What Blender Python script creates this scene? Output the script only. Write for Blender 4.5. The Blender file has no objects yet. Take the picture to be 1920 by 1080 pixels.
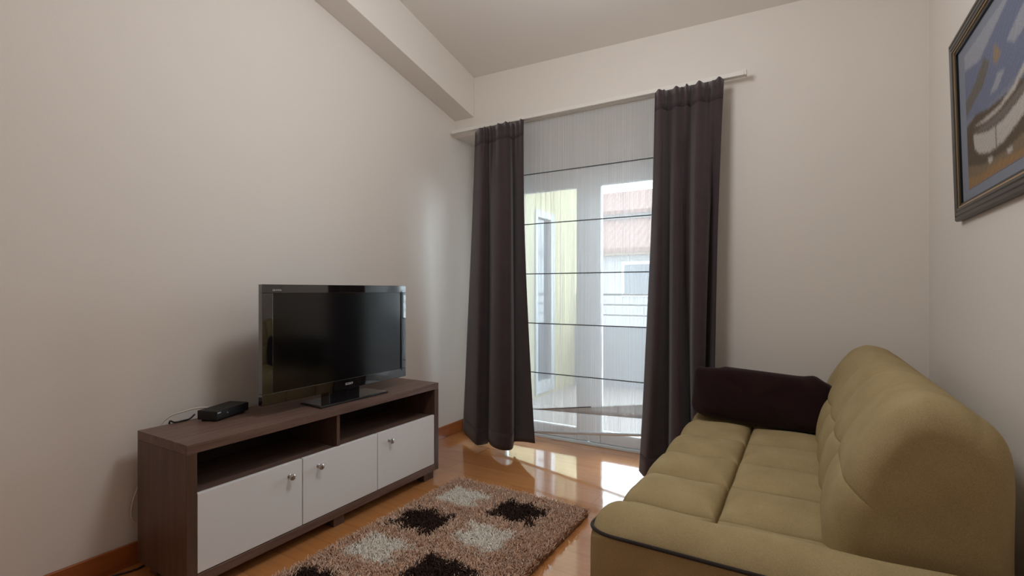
import bpy, bmesh, math, random
import numpy as np
from mathutils import Vector, Matrix
random.seed(7)
rng = np.random.default_rng(7)
C = bpy.context.scene.collection
PI = math.pi

# ------------------------------------------------------------------ materials
def nodes_of(name):
    m = bpy.data.materials.new(name); m.use_nodes = True
    nt = m.node_tree
    return m, nt, nt.nodes, nt.links, nt.nodes['Principled BSDF']

def srgb(r, g, b):
    f = lambda c: (c/255/12.92) if c/255 <= .04045 else ((c/255+.055)/1.055)**2.4
    return (f(r), f(g), f(b), 1)

def plain(name, col, rough=.5, metal=0, spec=.5, coat=0, bump=0, bscale=200, var=0, vscale=8):
    m, nt, N, L, p = nodes_of(name)
    p.inputs['Base Color'].default_value = col
    p.inputs['Roughness'].default_value = rough
    p.inputs['Metallic'].default_value = metal
    p.inputs['Specular IOR Level'].default_value = spec
    p.inputs['Coat Weight'].default_value = coat
    tc = N.new('ShaderNodeTexCoord')
    if var:
        n = N.new('ShaderNodeTexNoise'); n.inputs['Scale'].default_value = vscale; n.inputs['Detail'].default_value = 4
        L.new(tc.outputs['Object'], n.inputs['Vector'])
        mx = N.new('ShaderNodeMix'); mx.data_type = 'RGBA'
        mx.inputs['A'].default_value = tuple(c*(1-var) for c in col[:3])+(1,)
        mx.inputs['B'].default_value = tuple(min(1, c*(1+var)) for c in col[:3])+(1,)
        L.new(n.outputs['Fac'], mx.inputs['Factor']); L.new(mx.outputs['Result'], p.inputs['Base Color'])
    if bump:
        n2 = N.new('ShaderNodeTexNoise'); n2.inputs['Scale'].default_value = bscale; n2.inputs['Detail'].default_value = 3
        L.new(tc.outputs['Object'], n2.inputs['Vector'])
        b = N.new('ShaderNodeBump'); b.inputs['Strength'].default_value = bump; b.inputs['Distance'].default_value = .002
        L.new(n2.outputs['Fac'], b.inputs['Height']); L.new(b.outputs['Normal'], p.inputs['Normal'])
    return m

def streaked(name, c0, c1, axis, rough=.45, spec=.4, scale=(1.2, 1.2, 1.2), stretch=22, coat=0):
    """wood: noise stretched along one axis"""
    m, nt, N, L, p = nodes_of(name)
    tc = N.new('ShaderNodeTexCoord'); mp = N.new('ShaderNodeMapping')
    s = [stretch*scale[0]]*3; s[axis] = scale[axis]
    mp.inputs['Scale'].default_value = s
    n = N.new('ShaderNodeTexNoise'); n.inputs['Scale'].default_value = 1.6; n.inputs['Detail'].default_value = 7; n.inputs['Roughness'].default_value = .65
    n.inputs['Distortion'].default_value = .6
    r = N.new('ShaderNodeValToRGB'); r.color_ramp.elements[0].position = .3; r.color_ramp.elements[1].position = .72
    r.color_ramp.elements[0].color = c0; r.color_ramp.elements[1].color = c1
    L.new(tc.outputs['Object'], mp.inputs['Vector']); L.new(mp.outputs['Vector'], n.inputs['Vector'])
    L.new(n.outputs['Fac'], r.inputs['Fac']); L.new(r.outputs['Color'], p.inputs['Base Color'])
    p.inputs['Roughness'].default_value = rough; p.inputs['Specular IOR Level'].default_value = spec
    p.inputs['Coat Weight'].default_value = coat
    b = N.new('ShaderNodeBump'); b.inputs['Strength'].default_value = .15; b.inputs['Distance'].default_value = .001
    L.new(n.outputs['Fac'], b.inputs['Height']); L.new(b.outputs['Normal'], p.inputs['Normal'])
    return m

def parquet():
    m, nt, N, L, p = nodes_of('parquet')
    tc = N.new('ShaderNodeTexCoord')
    br = N.new('ShaderNodeTexBrick')
    br.inputs['Scale'].default_value = 1; br.inputs['Brick Width'].default_value = .95; br.inputs['Row Height'].default_value = .16
    br.inputs['Mortar Size'].default_value = .0012; br.inputs['Mortar Smooth'].default_value = .3
    br.inputs['Color1'].default_value = srgb(205, 142, 88); br.inputs['Color2'].default_value = srgb(194, 130, 76)
    br.inputs['Mortar'].default_value = srgb(165, 106, 60)
    L.new(tc.outputs['Object'], br.inputs['Vector'])
    mp = N.new('ShaderNodeMapping'); mp.inputs['Scale'].default_value = (2, 30, 1)
    n = N.new('ShaderNodeTexNoise'); n.inputs['Scale'].default_value = 1.4; n.inputs['Detail'].default_value = 6; n.inputs['Distortion'].default_value = .4
    L.new(tc.outputs['Object'], mp.inputs['Vector']); L.new(mp.outputs['Vector'], n.inputs['Vector'])
    r = N.new('ShaderNodeValToRGB'); r.color_ramp.elements[0].color = (.86, .84, .82, 1); r.color_ramp.elements[1].color = (1.0, 1.0, 1.0, 1)
    r.color_ramp.elements[0].position = .35; r.color_ramp.elements[1].position = .65
    L.new(n.outputs['Fac'], r.inputs['Fac'])
    mx = N.new('ShaderNodeMix'); mx.data_type = 'RGBA'; mx.blend_type = 'MULTIPLY'; mx.inputs['Factor'].default_value = .8
    L.new(br.outputs['Color'], mx.inputs['A']); L.new(r.outputs['Color'], mx.inputs['B'])
    L.new(mx.outputs['Result'], p.inputs['Base Color'])
    p.inputs['Roughness'].default_value = .10; p.inputs['Specular IOR Level'].default_value = .6
    p.inputs['Coat Weight'].default_value = .8; p.inputs['Coat Roughness'].default_value = .04; p.inputs['Coat IOR'].default_value = 1.6
    return m

def sheer():
    """vertically slubbed voile: threads scatter light, gaps between them are open"""
    m, nt, N, L, p = nodes_of('sheer_voile')
    out = N['Material Output']
    tc = N.new('ShaderNodeTexCoord'); mp = N.new('ShaderNodeMapping'); mp.inputs['Scale'].default_value = (170, 1, .6)
    n = N.new('ShaderNodeTexNoise'); n.inputs['Scale'].default_value = 1; n.inputs['Detail'].default_value = 3; n.inputs['Roughness'].default_value = .7
    L.new(tc.outputs['Object'], mp.inputs['Vector']); L.new(mp.outputs['Vector'], n.inputs['Vector'])
    r = N.new('ShaderNodeMapRange'); r.inputs['From Min'].default_value = .3; r.inputs['From Max'].default_value = .72
    r.inputs['To Min'].default_value = .50; r.inputs['To Max'].default_value = .90
    L.new(n.outputs['Fac'], r.inputs['Value'])
    tr = N.new('ShaderNodeBsdfTransparent')
    d = N.new('ShaderNodeBsdfDiffuse'); d.inputs['Color'].default_value = (.93, .92, .90, 1)
    t = N.new('ShaderNodeBsdfTranslucent'); t.inputs['Color'].default_value = (.33, .34, .35, 1)
    m1 = N.new('ShaderNodeMixShader'); m1.inputs[0].default_value = .46
    L.new(d.outputs[0], m1.inputs[1]); L.new(t.outputs[0], m1.inputs[2])
    m2 = N.new('ShaderNodeMixShader')
    L.new(r.outputs['Result'], m2.inputs[0]); L.new(tr.outputs[0], m2.inputs[1]); L.new(m1.outputs[0], m2.inputs[2])
    L.new(m2.outputs[0], out.inputs['Surface'])
    return m

def glass():
    m, nt, N, L, p = nodes_of('window_glass')
    out = N['Material Output']
    tr = N.new('ShaderNodeBsdfTransparent'); tr.inputs['Color'].default_value = (.93, .96, .96, 1)
    g = N.new('ShaderNodeBsdfGlossy'); g.inputs['Roughness'].default_value = .01
    f = N.new('ShaderNodeFresnel'); f.inputs['IOR'].default_value = 1.45
    mx = N.new('ShaderNodeMixShader')
    L.new(f.outputs[0], mx.inputs[0]); L.new(tr.outputs[0], mx.inputs[1]); L.new(g.outputs[0], mx.inputs[2])
    L.new(mx.outputs[0], out.inputs['Surface'])
    return m

def fabric(name, c0, c1, scale=380, bump=.35, rough=.95, sheen=.15):
    m, nt, N, L, p = nodes_of(name)
    tc = N.new('ShaderNodeTexCoord')
    n = N.new('ShaderNodeTexNoise'); n.inputs['Scale'].default_value = scale; n.inputs['Detail'].default_value = 4; n.inputs['Roughness'].default_value = .7
    w = N.new('ShaderNodeTexNoise'); w.inputs['Scale'].default_value = 9; w.inputs['Detail'].default_value = 3
    L.new(tc.outputs['Object'], n.inputs['Vector']); L.new(tc.outputs['Object'], w.inputs['Vector'])
    ad = N.new('ShaderNodeMath'); ad.operation = 'MULTIPLY_ADD'; ad.inputs[1].default_value = .3
    L.new(w.outputs['Fac'], ad.inputs[0]); L.new(n.outputs['Fac'], ad.inputs[2])
    r = N.new('ShaderNodeValToRGB'); r.color_ramp.elements[0].position = .45; r.color_ramp.elements[1].position = .85
    r.color_ramp.elements[0].color = c0; r.color_ramp.elements[1].color = c1
    L.new(ad.outputs[0], r.inputs['Fac']); L.new(r.outputs['Color'], p.inputs['Base Color'])
    p.inputs['Roughness'].default_value = rough; p.inputs['Specular IOR Level'].default_value = .15
    p.inputs['Sheen Weight'].default_value = sheen; p.inputs['Sheen Roughness'].default_value = .5
    b = N.new('ShaderNodeBump'); b.inputs['Strength'].default_value = bump; b.inputs['Distance'].default_value = .0015
    L.new(n.outputs['Fac'], b.inputs['Height']); L.new(b.outputs['Normal'], p.inputs['Normal'])
    return m

def pile_mat():
    m, nt, N, L, p = nodes_of('shag_yarn')
    a = N.new('ShaderNodeAttribute'); a.attribute_name = 'yarn'
    L.new(a.outputs['Color'], p.inputs['Base Color'])
    p.inputs['Roughness'].default_value = .8; p.inputs['Specular IOR Level'].default_value = .2
    return m

M = {}
M['paint'] = plain('wall_paint', srgb(226, 220, 213), .9, spec=.15, bump=.12, bscale=260)
M['ceil'] = plain('ceiling_paint', srgb(226, 221, 215), .9, spec=.15, bump=.08, bscale=260)
M['floor'] = parquet()
M['base'] = streaked('baseboard_wood', srgb(140, 76, 34), srgb(172, 100, 52), 1, .35, stretch=10)
M['basex'] = streaked('baseboard_wood_across', srgb(140, 76, 34), srgb(172, 100, 52), 0, .35, stretch=10)
M['wood'] = streaked('dark_oak_board', srgb(88, 66, 56), srgb(124, 99, 88), 1, .42, stretch=16)
M['woodz'] = streaked('shaded_oak_upright', srgb(76, 54, 42), srgb(104, 79, 66), 2, .42, stretch=16)  # same oak as the boards, shade of the side put into the colour
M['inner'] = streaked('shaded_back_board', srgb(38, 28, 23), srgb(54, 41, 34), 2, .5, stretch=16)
M['white'] = plain('white_lacquer', srgb(228, 227, 226), .35, spec=.4)
M['pvc'] = plain('white_pvc', srgb(226, 230, 233), .35, spec=.4)
M['pvcgrey'] = plain('dimmed_pvc', srgb(128, 130, 132), .5)  # white pvc with a darker base colour, keeps the outside frame from glaring
M['nickel'] = plain('brushed_nickel', srgb(190, 186, 180), .28, 1)
M['tvgloss'] = plain('piano_black', srgb(14, 14, 15), .04, spec=.9, coat=1)
M['tvgloss'].node_tree.nodes['Principled BSDF'].inputs['Coat IOR'].default_value = 1.8
M['screen'] = plain('screen_glass', srgb(8, 8, 9), .13, spec=.75)
M['tvmat'] = plain('black_plastic', srgb(20, 20, 21), .45)
M['tvbase'] = plain('smoked_glass_base', srgb(24, 25, 28), .06, spec=.8, coat=1)
M['chrome'] = plain('silver_print', srgb(205, 205, 205), .35, .4)
M['box'] = plain('receiver_black', srgb(22, 21, 20), .5)
M['boxfront'] = plain('receiver_front', srgb(16, 18, 22), .1, spec=.7)
M['cablew'] = plain('white_cable', srgb(212, 204, 192), .5)
M['cableb'] = plain('black_cable', srgb(22, 18, 16), .5)
M['sofa'] = fabric('olive_weave', srgb(146, 127, 90), srgb(184, 166, 126), 620, .35, sheen=0)
M['pipe'] = fabric('charcoal_piping', srgb(42, 37, 36), srgb(64, 57, 54), 500, .3)
M['pillow'] = fabric('aubergine_velvet', srgb(28, 14, 15), srgb(44, 23, 24), 500, .25, sheen=.1)
M['curtain'] = fabric('plum_blackout', srgb(54, 44, 46), srgb(75, 62, 65), 700, .12, sheen=.25)
M['sheer'] = sheer()
M['rod'] = plain('grey_rod', srgb(85, 85, 87), .5)
M['hem'] = plain('hem_white', srgb(205, 209, 213), .6)
M['glass'] = glass()
M['track'] = plain('white_track', srgb(226, 222, 215), .4)
M['pile'] = pile_mat()
M['backing'] = plain('rug_backing', srgb(150, 115, 90), .95)
M['frame'] = streaked('dark_frame_wood', srgb(40, 36, 34), srgb(64, 57, 52), 1, .35, stretch=20)
M['framez'] = streaked('dark_frame_upright', srgb(46, 41, 38), srgb(74, 66, 60), 2, .35, stretch=20)
M['gold'] = plain('gilt', srgb(196, 164, 116), .35, .6)
M['lip'] = plain('black_lip', srgb(12, 12, 14), .4)
M['mat'] = plain('blue_grey_mat', srgb(124, 130, 142), .9)
# painting pigments
PIG = dict(sky=(108, 114, 136), cloud=(146, 149, 158), sea=(120, 125, 140), hill=(104, 98, 92), sail=(140, 122, 102),
           sand=(120, 104, 84), brown=(88, 76, 62), hull=(176, 170, 164), hullshade=(112, 104, 98), grass=(142, 112, 78))
M['canvas'] = plain('painted_canvas', (1, 1, 1, 1), .75, spec=.25, bump=.25, bscale=160)
_n = M['canvas'].node_tree; _a = _n.nodes.new('ShaderNodeAttribute'); _a.attribute_name = 'pigment'
_n.links.new(_a.outputs['Color'], _n.nodes['Principled BSDF'].inputs['Base Color'])
M['tile'] = plain('balcony_tile', srgb(120, 113, 110), .6, var=.05)
M['yellow'] = plain('yellow_render', srgb(131, 125, 100), .9, bump=.2)
M['parapet'] = plain('parapet_render', srgb(112, 114, 120), .9)
M['facade'] = plain('white_render', srgb(120, 119, 118), .9)
M['eave'] = plain('eave_timber', srgb(103, 84, 66), .8)
M['greyglass'] = plain('grey_glass', srgb(55, 60, 66), .12, spec=.6)
M['railing'] = plain('railing_grey', srgb(85, 85, 87), .5)
def rooftile():
    m, nt, N, L, p = nodes_of('roof_tile')
    tc = N.new('ShaderNodeTexCoord'); w = N.new('ShaderNodeTexWave'); w.inputs['Scale'].default_value = 1.4; w.bands_direction = 'X'
    L.new(tc.outputs['Object'], w.inputs['Vector'])
    r = N.new('ShaderNodeValToRGB'); r.color_ramp.elements[0].color = srgb(84, 56, 48); r.color_ramp.elements[1].color = srgb(98, 70, 62)
    L.new(w.outputs['Fac'], r.inputs['Fac']); L.new(r.outputs['Color'], p.inputs['Base Color']); p.inputs['Roughness'].default_value = .85
    return m
M['roof'] = rooftile()

# ------------------------------------------------------------------ mesh helpers
def obj(name, bm, mat, parent=None, smooth=False, bevel=0, seg=2, angle=35):
    me = bpy.data.meshes.new(name)
    bmesh.ops.recalc_face_normals(bm, faces=bm.faces[:])
    bm.to_mesh(me); bm.free()
    mats = mat if isinstance(mat, (list, tuple)) else [mat]
    for mm in mats: me.materials.append(mm)
    o = bpy.data.objects.new(name, me); C.objects.link(o)
    if parent: o.parent = parent
    if bevel:
        b = o.modifiers.new('bevel', 'BEVEL'); b.width = bevel; b.segments = seg; b.limit_method = 'ANGLE'; b.angle_limit = math.radians(30)
    if smooth or bevel:
        for f in me.polygons: f.use_smooth = True
        me.set_sharp_from_angle(angle=math.radians(angle)) if not bevel else None
        if bevel:
            w = o.modifiers.new('wn', 'WEIGHTED_NORMAL'); w.keep_sharp = True
    return o

def box(bm, x0, x1, y0, y1, z0, z1, mi=0):
    vs = [bm.verts.new((x, y, z)) for x in (x0, x1) for y in (y0, y1) for z in (z0, z1)]
    for q in ((0, 1, 3, 2), (4, 6, 7, 5), (0, 4, 5, 1), (2, 3, 7, 6), (0, 2, 6, 4), (1, 5, 7, 3)):
        f = bm.faces.new([vs[i] for i in q]); f.material_index = mi
    return vs

def BX(*b):
    bm = bmesh.new(); box(bm, *b); return bm

def prism(bm, poly, axis, a0, a1, mi=0):
    """poly in the two other axes (cyclic order), extruded along axis"""
    def P(u, v, a):
        return {0: (a, u, v), 1: (u, a, v), 2: (u, v, a)}[axis]
    A = [bm.verts.new(P(u, v, a0)) for u, v in poly]; B = [bm.verts.new(P(u, v, a1)) for u, v in poly]
    fs = [bm.faces.new(A), bm.faces.new(B[::-1])]
    n = len(poly)
    for i in range(n): fs.append(bm.faces.new((A[i], B[i], B[(i+1) % n], A[(i+1) % n])))
    for f in fs: f.material_index = mi

def tube(bm, pts, r, n=8, closed=False, mi=0):
    pts = [Vector(p) for p in pts]; m = len(pts); rings = []
    up = None
    for i, p in enumerate(pts):
        if closed: t = pts[(i+1) % m]-pts[i-1]
        else: t = pts[min(i+1, m-1)]-pts[max(i-1, 0)]
        t.normalize()
        if up is None:
            up = Vector((0, 0, 1)) if abs(t.z) < .9 else Vector((1, 0, 0))
        s = t.cross(up); s.normalize(); up = s.cross(t); up.normalize()
        rr = r[i] if isinstance(r, (list, tuple)) else r
        rings.append([bm.verts.new(p+(s*math.cos(a)+up*math.sin(a))*rr) for a in [2*PI*k/n for k in range(n)]])
    for i in range(m if closed else m-1):
        a, b = rings[i], rings[(i+1) % m]
        for k in range(n):
            f = bm.faces.new((a[k], a[(k+1) % n], b[(k+1) % n], b[k])); f.material_index = mi; f.smooth = True
    if not closed:
        bm.faces.new(rings[0]); bm.faces.new(rings[-1][::-1])

def lathe(bm, prof, mat4, n=20):
    rings = []
    for r, h in prof:
        rings.append([bm.verts.new(mat4 @ Vector((r*math.cos(2*PI*k/n), r*math.sin(2*PI*k/n), h))) for k in range(n)] if r > 1e-6 else [bm.verts.new(mat4 @ Vector((0, 0, h)))])
    for a, b in zip(rings[:-1], rings[1:]):
        for k in range(n):
            if len(a) == 1: bm.faces.new((a[0], b[k], b[(k+1) % n]))
            elif len(b) == 1: bm.faces.new((a[k], a[(k+1) % n], b[0]))
            else: bm.faces.new((a[k], a[(k+1) % n], b[(k+1) % n], b[k]))

def catmull(pts, per=8):
    P = [np.array(p, float) for p in pts]; out = []
    for i in range(len(P)-1):
        p0, p1, p2, p3 = P[max(i-1, 0)], P[i], P[i+1], P[min(i+2, len(P)-1)]
        for k in range(per):
            t = k/per
            out.append(.5*((2*p1)+(-p0+p2)*t+(2*p0-5*p1+4*p2-p3)*t*t+(-p0+3*p1-3*p2+p3)*t**3))
    out.append(P[-1]); return out

def grid_faces(bm, G, close_u=False, mi=0):
    nu, nv = len(G), len(G[0])
    for i in range(nu if close_u else nu-1):
        for j in range(nv-1):
            f = bm.faces.new((G[i][j], G[(i+1) % nu][j], G[(i+1) % nu][j+1], G[i][j+1])); f.smooth = True; f.material_index = mi

def thing(name, label, cat, loc=(0, 0, 0), rz=0, group=None):
    o = bpy.data.objects.new(name, None); C.objects.link(o); o.empty_display_size = .1
    o.location = loc; o.rotation_euler = (0, 0, rz); o['label'] = label; o['category'] = cat
    if group: o['group'] = group
    return o

def tag(o, label, cat, group=None):
    o['label'] = label; o['category'] = cat
    if group: o['group'] = group
    return o

def struct(name, bm, m, label, cat, parent=None, **k):
    o = obj(name, bm, m, parent, **k)
    if not parent:
        o['kind'] = 'structure'; o['label'] = label; o['category'] = cat
    return o

# ------------------------------------------------------------------ room shell
XL, XR, YB, YN, YF = -2.328, .501, 3.048, 3.30, -1.9      # left, right, back wall face, niche plane, front wall
CZ, CS = 2.655, .2326                                      # ceiling height at the back wall, its rise towards the camera
cz = lambda y: CZ+CS*(YB-y)
NX = -.52                                                  # right jamb of the door niche
NZ = 2.268                                                 # underside of the lintel

struct('floor', BX(XL-.12, XR+.12, YF-.12, YN+.03, -.08, 0), M['floor'], 'glossy honey coloured wooden floor of the room', 'floor')
bm = bmesh.new(); prism(bm, [(YF-.12, 0), (YN+.06, 0), (YN+.06, cz(YN)+.09), (YF-.12, cz(YF-.12)+.09)], 0, XL-.12, XL)
struct('wall_left', bm, M['paint'], 'plain white wall behind the television', 'wall')
bm = bmesh.new(); prism(bm, [(YF-.12, 0), (YN+.06, 0), (YN+.06, cz(YN)+.02), (YF-.12, cz(YF-.12)+.02)], 0, XR, XR+.12)
struct('wall_right', bm, M['paint'], 'white wall behind the sofa with the framed picture', 'wall')
DH = 1.985
bm = bmesh.new()
prism(bm, [(XL, NZ), (NX, NZ), (NX, 0), (XR, 0), (XR, CZ), (XL, CZ+.09)], 1, YB, YN+.06)
prism(bm, [(XL, 0), (-2.15, 0), (-2.15, DH), (NX, DH), (NX, NZ), (XL, NZ)], 1, YN, YN+.06)
struct('wall_back', bm, M['paint'], 'white wall around and above the curtained balcony door', 'wall')
struct('wall_front', BX(XL, XR, YF-.12, YF, 0, cz(YF)), M['paint'], 'wall on the near side of the room, opposite the balcony door', 'wall')
bm = bmesh.new()
vs = box(bm, XL-.12, XR+.12, YF-.12, YN+.06, 0, 1)
for v in vs: v.co.z = cz(v.co.y)-.012-.026*(v.co.x+.1)+(.14 if v.co.z > .5 else 0)
struct('ceiling', bm, M['ceil'], 'white sloping ceiling', 'ceiling')
# boxed beam along the top of the left wall, following the slope
BXo = -2.150; bd = .256
bm = bmesh.new()
vs = box(bm, XL, BXo, YF, YB, 0, 1)
for v in vs: v.co.z = cz(v.co.y)+(-bd if v.co.z < .5 else .06)
struct('trim_1', bm, M['paint'], 'white boxed beam sloping along the top of the left wall', 'beam', bevel=.004)

# baseboards
struct('baseboard_left', BX(XL, XL+.014, YF, YN, 0, .088), M['base'], 'brown wooden baseboard along the television wall', 'baseboard', bevel=.003)
struct('baseboard_back', BX(NX+.01, XR, YB-.014, YB, 0, .088), M['basex'], 'brown wooden baseboard under the back wall behind the sofa', 'baseboard', bevel=.003)
struct('baseboard_right', BX(XR-.014, XR, YF, YB-.014, 0, .088), M['base'], 'brown wooden baseboard along the wall behind the sofa', 'baseboard', bevel=.003)

# ------------------------------------------------------------------ balcony door
d1 = bpy.data.objects.new('door_1', None); C.objects.link(d1); d1.location = (-1.335, YN, 0)
d1['kind'] = 'structure'; d1['label'] = 'white double balcony door with large panes behind the sheer blind'; d1['category'] = 'door'
def dobj(name, b, m, par=d1, **k):
    bm = bmesh.new(); box(bm, b[0]+1.335, b[1]+1.335, b[2]-YN, b[3]-YN, b[4], b[5])
    return obj(name, bm, m, par, **k)
DL, DR = -2.15, NX
dobj('door_frame', (DL, DL+.05, YN-.02, YN+.06, 0, DH), M['pvc'], bevel=.004)
dobj('door_frame', (DR-.05, DR, YN-.02, YN+.06, 0, DH), M['pvc'], bevel=.004)
dobj('door_frame', (DL+.05, DR-.05, YN-.02, YN+.06, 1.925, DH), M['pvc'])
dobj('threshold', (DL+.05, DR-.05, YN-.012, YN+.06, 0, .022), M['pvc'], bevel=.003)
for (x0, x1, st0, st1) in ((DL+.052, -1.340, .07, .0855), (-1.330, DR-.052, .0865, .07)):
    bm = bmesh.new()
    o_ = lambda v: v+1.335
    z0, z1 = .024, 1.923
    box(bm, o_(x0), o_(x0+st0), -.004, .055, z0, z1); box(bm, o_(x1-st1), o_(x1), -.004, .055, z0, z1)
    box(bm, o_(x0+st0), o_(x1-st1), -.004, .055, z0, .104); box(bm, o_(x0+st0), o_(x1-st1), -.004, .055, 1.840, z1)
    s = obj('sash', bm, M['pvc'], d1, bevel=.006)
    bm = bmesh.new(); box(bm, o_(x0+st0), o_(x1-st1), .022, .028, .104, 1.840)
    obj('glass_pane', bm, M['glass'], s)
dobj('meeting_strip', (-1.348, -1.326, YN-.012, YN-.004, .03, 1.92), M['pvc'], bevel=.002)

# ------------------------------------------------------------------ television cabinet
cab = thing('tv_cabinet', 'long low dark brown wooden cabinet with three white doors, standing under the television', 'cabinet', (-2.063, 1.591, 0))
KX0, KX1, KY0, KY1 = -2.228, -1.862, .903, 2.279
def cb(name, b, m, par=None, bevel=.0015):
    bm = bmesh.new(); box(bm, b[0]+2.063, b[1]+2.063, b[2]-1.591, b[3]-1.591, b[4], b[5])
    return obj(name, bm, m, par or cab, bevel=bevel)
T = .035
cb('top_panel', (KX0, KX1, KY0, KY1, .556-T, .556), M['wood'])
cb('side_panel', (KX0, KX1, KY0, KY0+T, .05, .556-T), M['woodz'])
cb('side_panel', (KX0, KX1, KY1-T, KY1, .05, .556-T), M['woodz'])
cb('bottom_panel', (KX0, KX1, KY0+T, KY1-T, .05, .086), M['wood'])
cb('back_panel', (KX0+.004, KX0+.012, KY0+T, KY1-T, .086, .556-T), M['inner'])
cb('shelf', (KX0+.012, KX1-.022, KY0+T, KY1-T, .352, .370), M['wood'])
cb('divider', (KX0+.012, KX1-.012, 1.556, 1.574, .370, .556-T), M['woodz'])
for fx in (KX0+.03, KX1-.075):
    for fy0, fy1 in ((KY0+.03, KY0+.09), (1.545, 1.605), (KY1-.105, KY1-.022)):
        cb('foot', (fx, fx+.055, fy0, fy1, 0, .05), M['woodz'])
for (y0, y1, ky) in ((.9395, 1.3655, 1.303), (1.3695, 1.7985, 1.446), (1.8025, 2.2425, 1.880)):
    d = cb('door', (KX1-.020, KX1-.002, y0, y1, .089, .374), M['white'], bevel=.002)
    bm = bmesh.new()
    mt = Matrix.Translation((KX1-.002+2.063, ky-1.591, .320)) @ Matrix.Rotation(PI/2, 4, 'Y')
    lathe(bm, [(0, 0), (.008, 0), (.008, .002), (.0045, .004), (.0045, .013), (.008, .016), (.0125, .019), (.0135, .023), (.0125, .027), (.008, .030), (0, .031)], mt)
    obj('knob', bm, M['nickel'], d, smooth=True)

# ------------------------------------------------------------------ television
TC = Vector((-1.985, 1.698, .5561))
tv = thing('television', 'black flat television standing on the dark wooden cabinet', 'television', TC)
def tb(name, b, m, par=None, bevel=.003):
    bm = bmesh.new(); box(bm, *b); return obj(name, bm, m, par or tv, bevel=bevel)
W2, ZB, ZT = .438, .049, .569
SY_0, SY_1, SZ0, SZ1 = -.388, .400, .098, .530
bm = bmesh.new()
box(bm, -.028, 0, -W2, W2, ZB, SZ0); box(bm, -.028, 0, -W2, W2, SZ1, ZT)
box(bm, -.028, 0, -W2, SY_0, SZ0, SZ1); box(bm, -.028, 0, SY_1, W2, SZ0, SZ1)
bez = obj('bezel', bm, M['tvgloss'], tv, bevel=.002)
tb('screen', (-.020, -.0035, SY_0, SY_1, SZ0, SZ1), M['screen'], bevel=0)
bm = bmesh.new()
prism(bm, [(-W2+.006, -.028), (W2-.006, -.028), (W2-.02, -.055), (.26, -.095), (-.26, -.095), (-W2+.02, -.055)], 2, ZB+.012, ZT-.012)
for v in bm.verts: v.co = Vector((v.co.y, v.co.x, v.co.z))
obj('housing', bm, M['tvmat'], tv, bevel=.004)
tb('stand_neck', (-.075, -.012, -.085, .105, .010, .062), M['tvgloss'], bevel=.003)
bm = bmesh.new(); prism(bm, [(-.085, -.192), (.080, -.205), (.083, .215), (-.085, .205)], 2, 0.0, .012)
obj('stand_base', bm, M['tvbase'], tv, bevel=.003)
tb('side_trim', (-.003, .0005, SY_1-.0005, SY_1+.0055, SZ0-.01, SZ1+.008), M['lip'], bez, bevel=0)
# maker's name on the lower bezel, slab letters
def strokes(bm, rects, y0, z0, s, x=.0002, th=.0009):
    for a, b, c, d in rects: box(bm, x, x+th, y0+a*s, y0+c*s, z0+b*s, z0+d*s)
def diag(bm, p, q, w, y0, z0, s, x=.0002, th=.0009):
    prism(bm, [(y0+(p[0]-w)*s, z0+p[1]*s), (y0+(p[0]+w)*s, z0+p[1]*s), (y0+(q[0]+w)*s, z0+q[1]*s), (y0+(q[0]-w)*s, z0+q[1]*s)], 0, x, x+th)
bm = bmesh.new(); s = .0105; y0 = .002; z0 = .068
strokes(bm, [(0, 0, .8, .18), (.62, 0, .84, .55), (0, .42, .84, .6), (0, .42, .22, 1), (0, .84, .8, 1), (0, 0, .12, .3), (.7, .72, .82, 1)], y0, z0, s)          # S
strokes(bm, [(1.1, 0, 2.05, .16), (1.1, .84, 2.05, 1), (1.0, .1, 1.25, .9), (1.9, .1, 2.15, .9)], y0, z0, s)                                                   # O
strokes(bm, [(2.42, 0, 2.6, 1), (3.2, 0, 3.38, 1), (2.3, 0, 2.74, .12), (2.3, .88, 2.6, 1), (3.04, .88, 3.5, 1)], y0, z0, s); diag(bm, (2.56, 1), (3.24, 0), .13, y0, z0, s)   # N
strokes(bm, [(3.95, 0, 4.2, .5), (3.84, 0, 4.31, .12), (3.52, .88, 3.95, 1), (4.2, .88, 4.62, 1)], y0, z0, s); diag(bm, (3.72, 1), (4.06, .42), .14, y0, z0, s); diag(bm, (4.42, 1), (4.1, .42), .12, y0, z0, s)  # Y
obj('lettering', bm, M['chrome'], bez)
cu = bpy.data.curves.new('series_name', 'FONT'); cu.body = 'BRAVIA'; cu.size = .0115; cu.extrude = .0004; cu.space_character = 1.15
to = bpy.data.objects.new('tmp_text', cu); C.objects.link(to); bpy.context.view_layer.update()
me = bpy.data.meshes.new_from_object(to.evaluated_get(bpy.context.evaluated_depsgraph_get())); bpy.data.objects.remove(to)
me.transform(Matrix.Translation((.0006, SY_0-.003, SZ1+.010)) @ Matrix(((0, 0, 1, 0), (1, 0, 0, 0), (0, 1, 0, 0), (0, 0, 0, 1))))
me.materials.clear(); me.materials.append(M['chrome'])
o = bpy.data.objects.new('series_lettering', me); C.objects.link(o); o.parent = bez

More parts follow.
